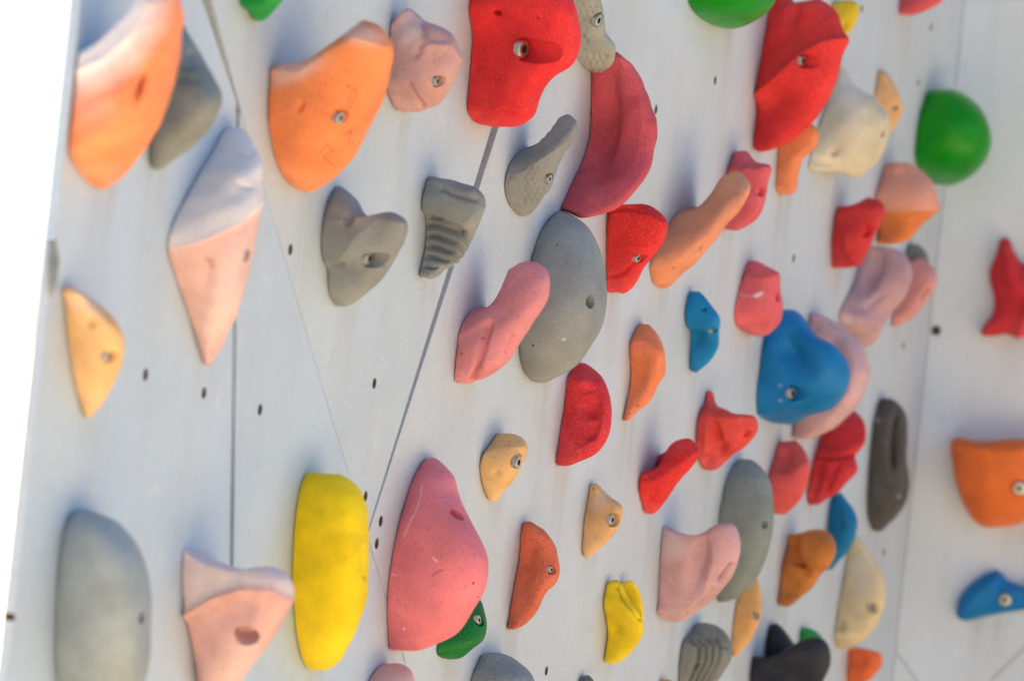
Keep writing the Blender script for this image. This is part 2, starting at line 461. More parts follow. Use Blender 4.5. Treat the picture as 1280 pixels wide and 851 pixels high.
def HF(label, rgb, outline, height, apex, f=(), bolts=(), lump=.8, power=.5, mat={}):
    """a hold on the side wall, seen nearly face on: a pillow over its outline with its apex where the photo has it"""
    fr = SIDE; cnt[0] += 1
    P = np.array(outline, float); n = len(P)
    k = np.arange(n+1, dtype=float); Pc = np.vstack([P, P[:1]])
    # periodic smooth resample
    M = 150; ss = np.linspace(0, n, M, endpoint=False)
    ext = np.vstack([P[-2:], P, P[:2]]); kk = np.arange(-2, n+2, dtype=float)
    O = catmull(ext, ss, kk)
    cx, cy = P.mean(0); c0 = fr.hit(cx, cy); J = fr.jac(cx, cy); sc = F/np.linalg.norm(fr.world([*c0, 0])-CAM)
    uv = np.array([fr.hit(x, y) for x, y in O])-c0
    ap = fr.hit(*apex)-c0
    bm = bmesh.new(); rings = []
    K = 60
    for i in range(K):
        a = (i/(K-1))*math.pi/2
        rr = math.cos(a)**.9; hh = math.sin(a)**(power*1.6)*height/sc
        q = ap*(1-rr)+uv*rr
        if i == K-1: rings.append([bm.verts.new((ap[0], ap[1], hh))]); break
        rings.append([bm.verts.new((x, y, hh+.0003)) for x, y in q])
    for a, b in zip(rings[:-2], rings[1:-1]):
        for j in range(M): bm.faces.new((a[j], a[(j+1) % M], b[(j+1) % M], b[j]))
    for j in range(M): bm.faces.new((rings[-2][j], rings[-2][(j+1) % M], rings[-1][0]))
    bm.faces.new(rings[0][::-1])
    bmesh.ops.recalc_face_normals(bm, faces=bm.faces)
    me = bpy.data.meshes.new('hold'); bm.to_mesh(me); bm.free()
    Js = J.copy(); Js[:, 2] = (0, sc)
    return finish_hold(me, fr, c0, Js, label, rgb, f, bolts, hold_mat(rgb, **mat), None, cnt[0], (cx, cy), lump)
GR_LO = (.56, .42, .25); GR_HI = (.66, .50, .31)
SUN_H = (-.6, .8); SUN_EL = 66; SUN_E = 5.0; SKY_S = .055
PADL = 5.0; PADW = 3.6
FOCUS_X = 640; FSTOP = 8; EXPO = 2.09
# ------------------------------------------------------------------ the holds, left to right
GREY = (150, 150, 142); ORANGE = (245, 135, 70); RED = (222, 40, 44); PINK = (232, 122, 130)
SALMON = (236, 140, 112); TAN = (226, 172, 108); DUSTY = (214, 158, 156); BLUE = (0, 104, 168)
SM = dict(rough=.5, grain=.25, gloss=.22, dust=.08)
H('big peach orange jug at the bare left edge of the wall, its top chalked white', (245, 142, 94),
  [(97, 66, 190, -34, -16), (94, 90, 220, -5, -6), (90, 128, 223, 50), (86, 165, 213, 108), (87, 196, 192, 165), (101, 220, 162, 208), (121, 235, 130, 236)],
  beta=1.0, n=2.2, f=[('cp', [(60, 20), (85, 118), (130, 102), (168, 74), (198, 28), (214, -50), (100, -50)], 20, 1.0), ('d', 177, 110, 5, 17, 20, -10, 1.6), ('k', 177, 110, 5, 16, 20, .4), ('r', [(92, 92), (130, 76), (165, 46), (188, 5)], 8, 3), ('c', 115, 135, 30, 20, 0, .15)])
H('dark grey pointed hold with a pitted face, tucked behind the big peach orange jug', (132, 137, 132),
  [(217, 28, 226, 33), (204, 60, 247, 63), (196, 95, 266, 98), (191, 130, 275, 128), (187, 158, 262, 155), (186, 188, 230, 188), (189, 209, 194, 211)],
  beta=1.4, f=[('d', 236, 82, 7, 6, 0, -2), ('d', 228, 98, 6, 5, 0, -2), ('d', 244, 100, 6, 5, 0, -1.8), ('d', 240, 68, 5, 5, 0, -1.6), ('k', 235, 95, 16, 22, 0, .35), ('r', [(200, 208), (235, 184), (272, 150)], 5, 2)])
H('long pale pink wedge tapering to a point, its slanted top shelf white with chalk', (230, 184, 174),
  [(284, 160, 300, 160), (264, 190, 323, 192), (236, 238, 326, 226), (214, 282, 324, 262), (209, 312, 316, 308), (220, 350, 307, 350), (237, 400, 292, 398), (254, 455, 260, 456)],
  beta=1.0, n=2.4, f=[('cp', [(280, 150), (310, 150), (334, 190), (334, 255), (300, 280), (258, 298), (205, 312), (200, 290), (230, 235)], 5, 1.0), ('r', [(208, 312), (258, 298), (298, 280), (326, 252)], 8, 3),
     ('d', 295, 240, 40, 12, -25, -3), ('l', [(298, 190), (312, 194)], 3, -2), ('l', [(298, 228), (314, 234)], 3, -2), ('d', 262, 328, 4, 5, 0, -3), ('kl', [(258, 322), (266, 334)], 3, .3), ('c', 280, 370, 18, 60, 15, .35), ('d', 258, 350, 9, 30, 10, -2)],
  bolts=[(309, 318, 8, 5)], lump=.9)
H('big bright orange dished hold with a bolt in its scribbled face, near the top left', (244, 138, 80),
  [(340, 85, 450, 29, -15), (337, 98, 473, 37, -9), (335, 114, 485, 60, -3), (334, 132, 486, 86), (334, 152, 479, 118), (338, 176, 461, 160), (345, 203, 437, 202), (354, 222, 416, 222), (367, 234, 396, 235), (376, 238, 386, 239)],
  beta=1.3, n=2.1, f=[('r', [(338, 92), (375, 92), (410, 70), (445, 50), (478, 60)], 14, 5), ('d', 410, 120, 45, 32, -30, -6), ('d', 373, 135, 4, 7, 20, -4, 1.3), ('c', 370, 88, 40, 14, -25, .45), ('c', 450, 45, 30, 13, 10, .4),
     ('kl', [(437, 130), (445, 112), (448, 122), (438, 138)], 1.3, .5), ('kl', [(430, 170), (440, 163), (436, 178), (444, 182)], 1.3, .5), ('kl', [(400, 190), (410, 180), (416, 190), (404, 196), (418, 208)], 1.3, .5)],
  bolts=[(424, 148, 11, 3)])
H('dusty pink folded hold between the bright orange dish and the large red jug', (206, 156, 150),
  [(489, 26, 506, 12, 2), (486, 45, 528, 24), (484, 66, 562, 44), (483, 85, 572, 74), (481, 104, 565, 105), (485, 121, 548, 128), (498, 139, 520, 140)],
  beta=1.2, remesh=1.2, f=[('r', [(518, 66), (540, 56), (560, 58), (572, 75)], 7, 4), ('l', [(520, 68), (526, 60)], 5, -5), ('l', [(511, 108), (520, 122), (528, 133)], 3, -4), ('l', [(531, 28), (530, 42)], 5, -5), ('d', 545, 50, 14, 6, 10, -2), ('l', [(500, 124), (522, 130)], 3, -1.5), ('c', 510, 40, 22, 25, 0, .3)],
  bolts=[(548, 102, 8, 6)])
H('large red jug with a deep bolt recess, right above the dark open seam', (226, 42, 46),
  [(592, -24, 650, -32), (587, -4, 700, -16), (585, 14, 717, 10), (589, 42, 723, 44), (588, 68, 715, 78), (586, 92, 690, 98), (584, 116, 673, 122), (583, 138, 666, 146), (590, 151, 650, 156), (606, 157, 625, 158)],
  beta=.8, n=2.4, pend=4, f=[('d', 625, 55, 25, 60, 10, -5), ('d', 695, 45, 22, 30, 0, 3), ('d', 622, 17, 10, 10, 0, -3)], bolts=[(622, 17, 5, 9, 'hole', 0, .9), (664, 64, 15, 18, 'bolt', 0, .3)], mat=dict(dust=.15, grain=.6))
H('light grey dumbbell hold with dimpled skin, behind the right side of the red jug', (158, 160, 152),
  [(706, -22, 730, -24), (702, 0, 750, 0), (706, 22, 753, 22), (712, 42, 756, 42), (716, 60, 767, 60), (722, 76, 766, 76), (738, 90, 750, 92)],
  beta=1.3, f=[('d', 720+8*(i % 5)+(i//5 % 2)*4, 8+i//5*9, 3, 3, 0, -1.6) for i in range(50) if i//5 < 3 or i//5 > 6 or i % 5 < 2], bolts=[(746, 26, 11, 2)], mat=dict(grain=1.2))
H('tall dusky pink crescent with a scooped side, hanging below the grey dumbbell hold', (202, 78, 90),
  [(738, 66, 768, 66), (738, 92, 793, 90), (738, 120, 808, 122), (737, 148, 818, 155), (735, 172, 816, 186), (728, 198, 808, 214), (717, 222, 790, 240), (707, 245, 762, 262), (704, 264, 722, 271)],
  beta=.9, n=2.2, pend=3, f=[('d', 757, 158, 14, 54, 6, -14), ('r', [(775, 75), (795, 110), (803, 155), (795, 200), (765, 245)], 14, 2)], mat=dict(dust=.4))
H('small grey finger hold pointing up with a dimpled belly, left of the pink crescent', (140, 143, 140),
  [(655, 184, 698, 148, -8), (645, 192, 709, 143, -13), (637, 203, 720, 152, -11), (632, 217, 718, 170, -6), (630, 230, 705, 190), (631, 242, 694, 212), (635, 254, 684, 238), (642, 264, 668, 260), (650, 270, 655, 270)],
  beta=.75, n=2.0, f=[('d', 655+8*(i % 4)+(i//4 % 2)*4, 210+i//4*7, 3, 3, 0, -1.5) for i in range(28)]+[('d', 700-i*7, 152+i*8, 3.5, 3.5, 0, 1.0) for i in range(6)]+[('d', 636, 222, 4, 4, 0, -1.5)], bolts=[(686, 224, 8, 3)])
H('grey fist shaped hold with curved grooves, covering the open seam between two panels', (140, 144, 143),
  [(536, 220, 546, 221), (529, 235, 586, 233), (526, 248, 602, 247), (526, 260, 601, 262), (530, 272, 596, 282), (531, 288, 590, 298), (530, 305, 582, 314), (527, 322, 572, 329), (524, 335, 556, 339), (525, 347, 536, 349)],
  beta=.9, n=2.2, pend=3, remesh=1.2, f=[('r', [(526, 262), (548, 268), (580, 276), (600, 258)], 7, 4), ('l', [(530, 270), (552, 276), (580, 296)], 5, -8)]+
  [('l', [(528, 280+13*i), (545, 283+13*i), (566, 292+12*i), (598-8*i, 312+9*i)], 3, -4.6) for i in range(5)]+[('l', [(552, 236), (572, 246), (594, 250)], 3, -3), ('d', 590, 240, 10, 6, 20, 3), ('k', 555, 300, 25, 30, 0, .25)])
H('grey hold with a horn pointing right and a recessed bolt, left of the grooved fist', (140, 144, 143),
  [(420, 233, 427, 235), (409, 252, 444, 250), (404, 270, 458, 270), (401, 288, 492, 267), (400, 305, 506, 280), (402, 322, 503, 300), (408, 336, 493, 322), (409, 352, 478, 345), (411, 368, 456, 367), (420, 382, 430, 383)],
  beta=.8, n=2.2, pend=3, f=[('d', 434, 275, 6, 8, 15, -5, 1.4), ('r', [(402, 328), (425, 322), (445, 300)], 9, 3.5), ('l', [(404, 334), (428, 328)], 4, -3), ('d', 466, 285, 16, 14, 20, -4), ('r', [(440, 300), (470, 275), (500, 280)], 9, 3)],
  bolts=[(470, 325, 12, 14, 'bolt', 16, .25)])
H('pink finger pointing up and right, leaning in front of the big grey dome', (226, 140, 144),
  [(600, 383, 634, 338, -14), (590, 387, 648, 329, -18), (580, 398, 666, 327, -14), (573, 415, 683, 341, -6), (571, 430, 685, 366), (569, 445, 666, 400), (568, 457, 650, 425), (567, 468, 635, 450), (569, 477, 612, 468), (580, 479, 588, 479)],
  beta=.75, n=2.0, pend=2.2, f=[('l', [(610, 408), (602, 440), (591, 478)], 4.5, -6), ('d', 625, 385, 16, 14, -40, -3), ('l', [(641, 422), (634, 440)], 3.5, -4), ('d', 588, 430, 12, 25, 10, 2), ('k', 578, 442, 2, 2, 0, .8), ('k', 602, 422, 1.5, 2, 0, .8)])
H('big plain grey dome with one dark slot, in the middle of the wall', (146, 150, 148),
  [(697, 264, 706, 265), (677, 286, 732, 280), (666, 315, 748, 308), (657, 348, 756, 345), (651, 380, 757, 378), (648, 408, 750, 410), (648, 432, 736, 436), (650, 452, 718, 458), (657, 469, 696, 471), (668, 477, 678, 478)],
  beta=1.7, n=2.1, f=[('c', 705, 424, 2.5, 1.5, 0, .8)], bolts=[(738, 378, 8, 12, 'hole')], mat=dict(dust=.15), lump=.4)
H('red wedge hold with a flat top and a bolt, right beside the big grey dome', (226, 42, 44),
  [(761, 259, 776, 256), (759, 270, 812, 259), (757, 282, 829, 274), (757, 300, 832, 291), (757, 320, 820, 314), (757, 338, 804, 333), (757, 353, 797, 349), (761, 366, 778, 367)],
  beta=1.0, n=2.3, f=[('l', [(758, 346), (775, 344), (797, 326)], 2.6, -3), ('r', [(764, 268), (790, 265), (812, 271), (828, 280)], 5, 3), ('l', [(770, 261), (806, 266)], 3, -2)], bolts=[(799, 324, 8, 5)], mat=dict(dust=.3))
H('salmon orange finger pointing up and right, in front of the small pink nub', (234, 148, 108),
  [(866, 258, 893, 233, -8), (857, 260, 905, 220, -13), (845, 266, 924, 215, -13), (834, 282, 936, 231, -6), (823, 302, 926, 256), (816, 317, 903, 283), (812, 330, 888, 303), (813, 343, 868, 327), (817, 355, 846, 346), (826, 360, 832, 360)],
  beta=.7, n=2.1, f=[('r', [(820, 335), (850, 320), (885, 290), (915, 250)], 12, 3), ('d', 872, 278, 22, 15, -40, -4), ('k', 875, 310, 2, 5, 20, .5), ('k', 841, 333, 1.5, 2, 0, .6)])
H('small pink nub with a crumpled top, behind the tip of the salmon finger', (222, 92, 100),
  [(918, 190, 930, 189), (912, 203, 944, 203), (907, 218, 960, 209), (904, 236, 959, 228), (902, 256, 955, 252), (901, 272, 943, 275), (904, 286, 916, 288)],
  beta=1.0, n=2.6, f=[('r', [(908, 215), (930, 214), (958, 212)], 6, 4), ('d', 930, 208, 7, 5, 0, -4), ('d', 944, 210, 5, 4, 0, -3)], bolts=[(953, 240, 7, 6, 'hole')])
H('pink block hold with a white scrape, sitting just above the big blue jug', (226, 98, 104),
  [(937, 326, 946, 327), (930, 338, 968, 341), (924, 358, 975, 362), (919, 378, 977, 384), (917, 394, 974, 402), (921, 409, 960, 416), (936, 418, 948, 420)],
  beta=1.0, n=3.0, f=[('r', [(926, 348), (955, 350), (970, 346)], 6, 3), ('cl', [(944, 370), (952, 367)], 2, 1), ('cl', [(920, 368), (950, 372)], 1, .3), ('r', [(966, 345), (968, 380), (958, 412)], 5, 2)], bolts=[(972, 372, 6, 6, 'hole')])
H('small glossy blue bean, left of the pink block hold', (0, 130, 188),
  [(863, 364, 872, 364), (857, 378, 887, 380), (855, 393, 896, 396), (857, 406, 898, 412), (862, 416, 897, 430), (862, 434, 889, 449), (861, 452, 876, 461), (863, 464, 868, 466)],
  beta=1.0, f=[('d', 872, 420, 10, 12, -30, -5), ('r', [(857, 403), (870, 410), (890, 400)], 7, 3), ('d', 880, 386, 3, 3.5, 0, -4, 1.5)], bolts=[(891, 414, 5, 3)], mat=SM)
H('orange half moon hold standing alone, right of the big grey dome', (236, 132, 88),
  [(800, 404, 808, 404), (791, 417, 821, 417), (786, 432, 829, 437), (787, 454, 829, 460), (787, 474, 820, 484), (784, 494, 807, 505), (780, 512, 792, 518), (778, 525, 783, 526)],
  beta=1.2, n=2.6, f=[('r', [(787, 430), (806, 426), (824, 440), (826, 465)], 5, 2.5), ('d', 800, 465, 10, 25, 10, -3), ('k', 797, 507, 1.5, 1.5, 0, .9), ('k', 786, 517, 1.5, 1.5, 0, .9), ('k', 780, 524, 3, 2, 0, .6), ('l', [(826, 448), (825, 458)], 2.5, -2)])
H('red rounded hold with a rippled hollow face, just under the big grey dome', (218, 48, 58),
  [(722, 453, 730, 454), (709, 470, 750, 470), (706, 492, 761, 494), (703, 516, 764, 520), (699, 540, 758, 546), (696, 560, 744, 566), (694, 574, 720, 578), (696, 581, 704, 582)],
  beta=1.1, f=[('d', 740, 512, 15, 42, 8, -8), ('d', 736, 494, 8, 5, 0, 4), ('d', 731, 511, 7, 5, 0, -4), ('d', 738, 525, 9, 5, 0, 4), ('d', 738, 544, 8, 5, 0, -3.5), ('d', 728, 478, 8, 6, 0, 3), ('r', [(750, 480), (756, 515), (748, 548), (722, 562)], 5, 2), ('k', 752, 504, 1.5, 1.5, 0, .8)])
H('small tan hold with a shiny bolt on its shoulder, right of the pink teardrop tip', (228, 182, 122),
  [(622, 541, 636, 541), (612, 554, 652, 549), (603, 567, 656, 564), (599, 580, 651, 582), (600, 595, 641, 600), (604, 612, 627, 616), (611, 625, 617, 626)],
  beta=1.3, n=2.2, f=[('r', [(604, 572), (622, 563), (652, 560)], 8, 3), ('d', 621, 590, 5, 5, 0, -3.5, 1.3), ('r', [(620, 590), (640, 585)], 10, 1)], bolts=[(645, 577, 11, 1)])
H('tan half moon hold with a recessed bolt, directly above the small two lobed yellow hold', (226, 178, 122),
  [(738, 604, 744, 604), (735, 616, 763, 620), (732, 634, 777, 635), (729, 652, 774, 654), (728, 668, 761, 673), (727, 684, 744, 688), (729, 695, 733, 696)],
  beta=1.1, n=2.1, bolts=[(767, 650, 9, 6)], f=[('c', 750, 625, 12, 12, 0, .3)])
H('red finger pointing up with a blue shadow behind it, below the orange half moon', (224, 40, 40),
  [(816, 583, 832, 565, -8), (808, 587, 846, 550, -14), (800, 591, 860, 547, -12), (798, 602, 870, 564, -3), (797, 612, 861, 585), (799, 622, 844, 604), (802, 633, 830, 625), (806, 641, 814, 641)],
  beta=.8, lobes=[([(822, 568, 834, 560), (819, 578, 842, 568), (820, 590, 845, 585), (824, 600, 835, 600)], 1.2)], f=[('r', [(799, 604), (820, 600), (850, 580), (868, 565)], 8, 3.5), ('d', 815, 618, 8, 16, 30, -3)])
H('coral red hold with one sharp spike and deep folds, left of the big blue jug', (226, 72, 64),
  [(883, 488, 888, 488), (880, 502, 895, 506), (874, 514, 915, 516), (870, 530, 942, 521), (869, 545, 945, 534), (869, 558, 930, 557), (871, 572, 910, 573), (880, 587, 890, 588)],
  beta=.9, remesh=1.1, f=[('d', 895, 545, 6, 18, -15, -11), ('d', 905, 560, 9, 5, -50, -6), ('r', [(884, 535), (883, 560)], 4, 4), ('d', 885, 578, 6, 5, 0, -4), ('r', [(884, 510), (890, 522), (920, 525)], 5, 2.5)], bolts=[(935, 542, 5, 5, 'hole')])
H('big glossy blue jug with a bolt in a hole, overlapping the pale pink crescent', (0, 118, 180),
  [(968, 386, 990, 388), (960, 402, 1005, 400), (955, 420, 1018, 418), (951, 442, 1046, 436), (948, 466, 1060, 462), (945, 490, 1054, 490), (945, 508, 1038, 510), (950, 521, 1008, 520), (968, 529, 988, 529)],
  beta=.8, n=2.2, pend=3, f=[('d', 990, 440, 16, 22, -35, -13), ('d', 1030, 465, 22, 28, 0, 3), ('d', 965, 430, 12, 25, 10, 3), ('l', [(968, 522), (985, 516), (1005, 508)], 4, -3), ('c', 975, 482, 2, 2, 0, .4), ('c', 976, 500, 2, 2, 0, .4)], bolts=[(993, 492, 10, 8, 'bolt', 12)], mat=SM)
H('large pale pink crescent with a worn rim, behind the big blue jug', (216, 172, 172),
  [(1014, 390, 1022, 391), (1010, 408, 1048, 404), (1005, 435, 1076, 432), (1000, 462, 1085, 464), (996, 490, 1078, 492), (993, 512, 1058, 520), (991, 532, 1030, 541), (992, 548, 1004, 549)],
  beta=1.2, n=2.2, f=[('r', [(1030, 408), (1055, 425), (1068, 455), (1062, 490), (1030, 528)], 9, 2), ('d', 1040, 450, 12, 40, 0, -4), ('kl', [(1036, 404), (1050, 412)], 1.5, .4)])
H('mauve pink double bulb hold, below the small red hold with a black hole', (200, 158, 160),
  [(1080, 309, 1100, 308), (1076, 322, 1128, 316), (1071, 340, 1138, 338), (1064, 360, 1130, 368), (1054, 378, 1112, 392), (1048, 392, 1103, 406), (1050, 406, 1098, 418), (1060, 422, 1088, 430), (1076, 432, 1082, 433)],
  beta=1.0, n=2.0, f=[('d', 1092, 340, 9, 26, 20, -10), ('d', 1095, 376, 15, 6, -40, -4), ('d', 1072, 402, 14, 12, 0, 3), ('c', 1058, 400, 6, 6, 0, .35)], mat=dict(dust=.3))
H('salmon pink oval hold with a dark slot, right behind the mauve double bulb', (226, 150, 142),
  [(1132, 326, 1148, 322), (1126, 342, 1166, 334), (1121, 362, 1168, 354), (1117, 384, 1154, 380), (1114, 400, 1134, 400), (1115, 408, 1120, 408)],
  beta=1.2, f=[('l', [(1160, 362), (1154, 374)], 3, -3), ('kl', [(1160, 362), (1154, 374)], 3, .5)])
H('dark grey hold almost hidden behind the salmon pink oval', (120, 124, 116),
  [(1137, 305, 1144, 306), (1132, 316, 1156, 316), (1132, 330, 1160, 332), (1136, 345, 1150, 346)], beta=1.2)
H('small red hold with a black hole, in front of the orange hold with the sky tinted cap', (214, 50, 52),
  [(1048, 258, 1082, 247, -3), (1043, 268, 1102, 256), (1041, 284, 1103, 272), (1039, 300, 1092, 294), (1039, 315, 1083, 316), (1039, 327, 1074, 329), (1042, 335, 1056, 335)],
  beta=1.0, n=2.4, bolts=[(1087, 290, 9, 8, 'hole')], f=[('r', [(1058, 292), (1060, 312), (1068, 328), (1080, 333)], 5, 3), ('r', [(1044, 272), (1070, 262), (1098, 264)], 9, 2)], mat=dict(dust=.4))
H('orange hold, rough cap tinted pink for sky light over a warm underside, left of the green ball', (240, 138, 74),
  [(1108, 204, 1132, 203), (1102, 220, 1154, 217), (1096, 236, 1165, 232), (1094, 250, 1168, 254), (1096, 262, 1163, 266), (1097, 276, 1150, 282), (1097, 292, 1136, 298), (1098, 304, 1112, 305)],
  beta=1.1, n=2.3, f=[('cp', [(1080, 190), (1175, 190), (1175, 259), (1140, 260), (1090, 257)], 2, .62), ('r', [(1094, 257), (1130, 260), (1168, 258)], 8, 6), ('d', 1120, 212, 6, 4, 0, 2), ('d', 1110, 210, 5, 4, 0, -2), ('d', 1130, 210, 4, 4, 0, -2)],
  mat=dict(chalk=(236, 178, 164)))  # chalk mask recoloured pink: sky light painted on the cap
H('smooth shiny green half ball beside the wall corner', (0, 140, 8),
  [(1164, 112, 1186, 111), (1153, 130, 1220, 130), (1147, 152, 1235, 156), (1144, 176, 1238, 180), (1143, 196, 1229, 204), (1148, 213, 1210, 222), (1164, 230, 1184, 233)],
  beta=1.5, mat=dict(rough=.34, grain=.05, gloss=.25, dust=0.0), lump=.3)
H('small tan hold with a bolt, just right of the big cream hold near the top', (226, 176, 124),
  [(1099, 88, 1105, 89), (1095, 104, 1118, 108), (1092, 124, 1126, 128), (1092, 145, 1124, 148), (1097, 160, 1114, 163), (1106, 166, 1111, 166)], beta=1.2, bolts=[(1118, 136, 5, 2)])
H('big cream coloured hold with a pointed top and a jutting lower left corner', (222, 208, 176),
  [(1050, 85, 1054, 87), (1043, 102, 1068, 108), (1034, 126, 1096, 126), (1024, 155, 1110, 152), (1017, 178, 1107, 180), (1012, 198, 1094, 203), (1011, 212, 1078, 218), (1040, 214, 1064, 221)],
  beta=1.0, n=2.2, f=[('d', 1043, 190, 5, 5, 0, -4, 1.3), ('d', 1035, 205, 14, 8, 10, -4), ('d', 1060, 150, 20, 30, 0, 3), ('c', 1060, 120, 22, 30, 0, .5), ('k', 1048, 193, 8, 8, 0, .15)], bolts=[(1104, 168, 5, 4, 'hole')])
H('orange peg shaped hold poking out below the huge red hold', (238, 140, 90),
  [(976, 160, 1006, 152), (973, 176, 1021, 166), (972, 192, 1019, 182), (971, 208, 1002, 200), (970, 224, 997, 222), (970, 238, 993, 240), (975, 244, 985, 245)], beta=1.0, n=2.4)
H('huge red two tier hold with an overhanging lip, in front of the mustard yellow hold', (228, 46, 44),
  [(974, -24, 984, -25), (966, -4, 992, 2), (960, 16, 1026, 1), (956, 40, 1046, 20), (951, 70, 1051, 48), (946, 98, 1048, 82), (944, 120, 1040, 112), (945, 140, 1024, 140), (943, 160, 1002, 164), (941, 178, 972, 184), (943, 187, 950, 188)],
  beta=1.0, n=2.2, f=[('r', [(944, 122), (975, 98), (1005, 72), (1030, 56), (1048, 52)], 9, 9), ('d', 975, 122, 22, 18, -35, -7), ('d', 992, 14, 8, 14, 0, -6), ('d', 1018, 110, 26, 16, -50, -2), ('r', [(950, 186), (985, 172), (1020, 145)], 5, 2)],
  bolts=[(1007, 77, 9, 8, 'bolt', 10)], mat=dict(dust=.2))
H('small mustard yellow hold peeking out behind the huge red two tier hold', (224, 190, 40),
  [(1042, 2, 1058, 0), (1039, 14, 1072, 6), (1038, 26, 1073, 20), (1040, 38, 1064, 38), (1045, 50, 1051, 50)], beta=1.2, f=[('l', [(1052, 40), (1060, 30)], 2.5, -3)])
H('smooth green dome cut by the top edge, left of the huge red hold', (0, 140, 8),
  [(878, -48, 895, -50), (866, -30, 945, -32), (861, -10, 970, -10), (860, 4, 966, 6), (866, 15, 958, 16), (876, 24, 946, 25), (888, 31, 932, 32), (903, 35, 918, 36)],
  beta=1.5, mat=dict(rough=.38, grain=.05, gloss=.22, dust=0.0), lump=.3)
H('pink red hold at the very top, above the shiny green half ball', (222, 86, 92),
  [(1134, -26, 1150, -26), (1127, -10, 1184, -12), (1124, 4, 1178, 2), (1123, 13, 1162, 12), (1127, 19, 1140, 19)], beta=1.3)
H('bright green faceted hold at the top edge, above the bright orange dish', (20, 150, 60),
  [(300, -16, 330, -20), (298, -4, 356, -8), (299, 5, 349, 4), (306, 11, 338, 16), (311, 19, 330, 24), (316, 25, 322, 26)], beta=1.0, n=2.6, f=[('r', [(306, 8), (322, 6), (345, 4)], 4, 3)], mat=SM)
H('tan pointed shield hold with a dimple and a bolt slot, near the left edge', (232, 184, 128),
  [(79, 358, 92, 360), (80, 384, 125, 382), (82, 412, 147, 408), (86, 442, 154, 434), (91, 472, 147, 464), (98, 500, 128, 500), (105, 520, 110, 521)],
  beta=1.1, n=2.1, bolts=[(138, 446, 10, 8)], f=[('d', 113, 403, 6, 7, 0, -5, 1.4), ('c', 108, 375, 25, 18, 30, .35)])
H('thin grey sliver of a hold on the bare wall edge, above the tan shield', (118, 128, 132),
  [(60, 296, 65, 297), (58, 318, 70, 318), (57, 345, 69, 345), (58, 370, 62, 372)], beta=1.2, f=[('d', 66, 325, 4, 12, 0, -2)], stain=0)
H('big blurred grey dome in the bottom left corner', (156, 166, 168),
  [(96, 637, 108, 637), (82, 652, 148, 653), (74, 688, 175, 690), (70, 730, 186, 735), (68, 780, 187, 785), (68, 825, 185, 825), (72, 865, 174, 865), (84, 895, 140, 895), (98, 905, 108, 906)],
  beta=1.3, n=2.4, bolts=[(178, 772, 8, 8, 'hole')], lump=.4, mat=dict(dust=.2))
H('pale pink horn hold with a big finger hole, left of the tall yellow capsule', (222, 172, 166),
  [(229, 687, 316, 708, -12), (228, 697, 346, 712, -9), (227, 712, 362, 728, -3), (227, 735, 360, 752), (229, 758, 350, 780), (233, 780, 334, 806), (238, 805, 315, 832), (242, 830, 296, 856), (246, 855, 275, 874), (254, 876, 262, 878)],
  beta=1.0, n=2.2, f=[('r', [(230, 770), (250, 757), (272, 745), (305, 735), (340, 735), (358, 748)], 8, 8), ('d', 300, 765, 40, 22, -10, -9), ('cp', [(220, 680), (365, 700), (366, 745), (340, 731), (305, 731), (270, 741), (228, 768)], 4, .6), ('c', 310, 830, 40, 30, -30, .35), ('kl', [(232, 770), (238, 800), (244, 840)], 2.5, .3)],
  bolts=[(309, 797, 15, 26, 'hole', 0, .85)], mat=dict(dust=.3))
H('tall smooth yellow capsule hold', (244, 208, 0),
  [(384, 590, 424, 592), (377, 600, 444, 607), (371, 624, 456, 634), (367, 654, 459, 668), (365, 688, 459, 708), (364, 722, 457, 748), (366, 758, 447, 778), (371, 802, 437, 804), (377, 825, 424, 826), (386, 836, 406, 837)],
  beta=1.3, n=2.5, pend=3, f=[('l', [(456, 685), (456, 720)], 3, -3), ('k', 396, 700, 14, 10, 0, .08), ('kl', [(388, 635), (402, 640)], 4, .12)], mat=dict(dust=.08, grain=.55), lump=.6)
H('tall pink teardrop with white scratches and a bolt hole, overlapping a small green hold', (238, 126, 134),
  [(533, 573, 543, 573), (518, 592, 563, 590), (507, 622, 573, 617), (497, 656, 583, 642), (490, 690, 596, 668), (485, 722, 608, 702), (483, 748, 604, 732), (483, 772, 588, 766), (484, 790, 571, 789), (485, 803, 546, 803), (488, 812, 520, 812)],
  beta=1.1, n=2.1, pend=3, f=[('cl', [(528, 605), (526, 620), (520, 638), (512, 654), (505, 671)], .8, .55), ('cl', [(541, 697), (546, 701)], 1.2, .7), ('cl', [(488, 716), (495, 719)], .8, .5), ('kl', [(541, 718), (552, 712)], 1.3, .5), ('c', 505, 786, 1.5, 1.5, 0, .8)],
  bolts=[(572, 643, 9, 14, 'hole', 0, .5)], lump=.6, mat=dict(dust=.25))
H('small green half dome tucked behind the foot of the tall pink teardrop', (0, 112, 40),
  [(584, 742, 594, 744), (566, 765, 603, 762), (553, 786, 606, 778), (546, 804, 603, 799), (547, 819, 588, 813), (560, 823, 572, 822)], beta=1.1, bolts=[(599, 775, 8, 4)], mat=dict(rough=.5, grain=.5, dust=.1))
H('burnt orange crescent with a bolt slot, between the pink teardrop and small yellow hold', (222, 108, 74),
  [(655, 652, 663, 652), (650, 664, 680, 664), (649, 684, 694, 685), (647, 702, 697, 706), (643, 722, 693, 725), (640, 740, 682, 740), (637, 757, 673, 758), (635, 773, 656, 777), (634, 786, 641, 787)],
  beta=1.0, n=2.3, pend=3, f=[('d', 660, 705, 9, 35, 8, -3.5), ('r', [(664, 658), (682, 690), (680, 730)], 7, 2), ('d', 691, 712, 7, 16, 0, 2)], bolts=[(690, 712, 6, 4)], mat=dict(grain=1.5, dust=.5))
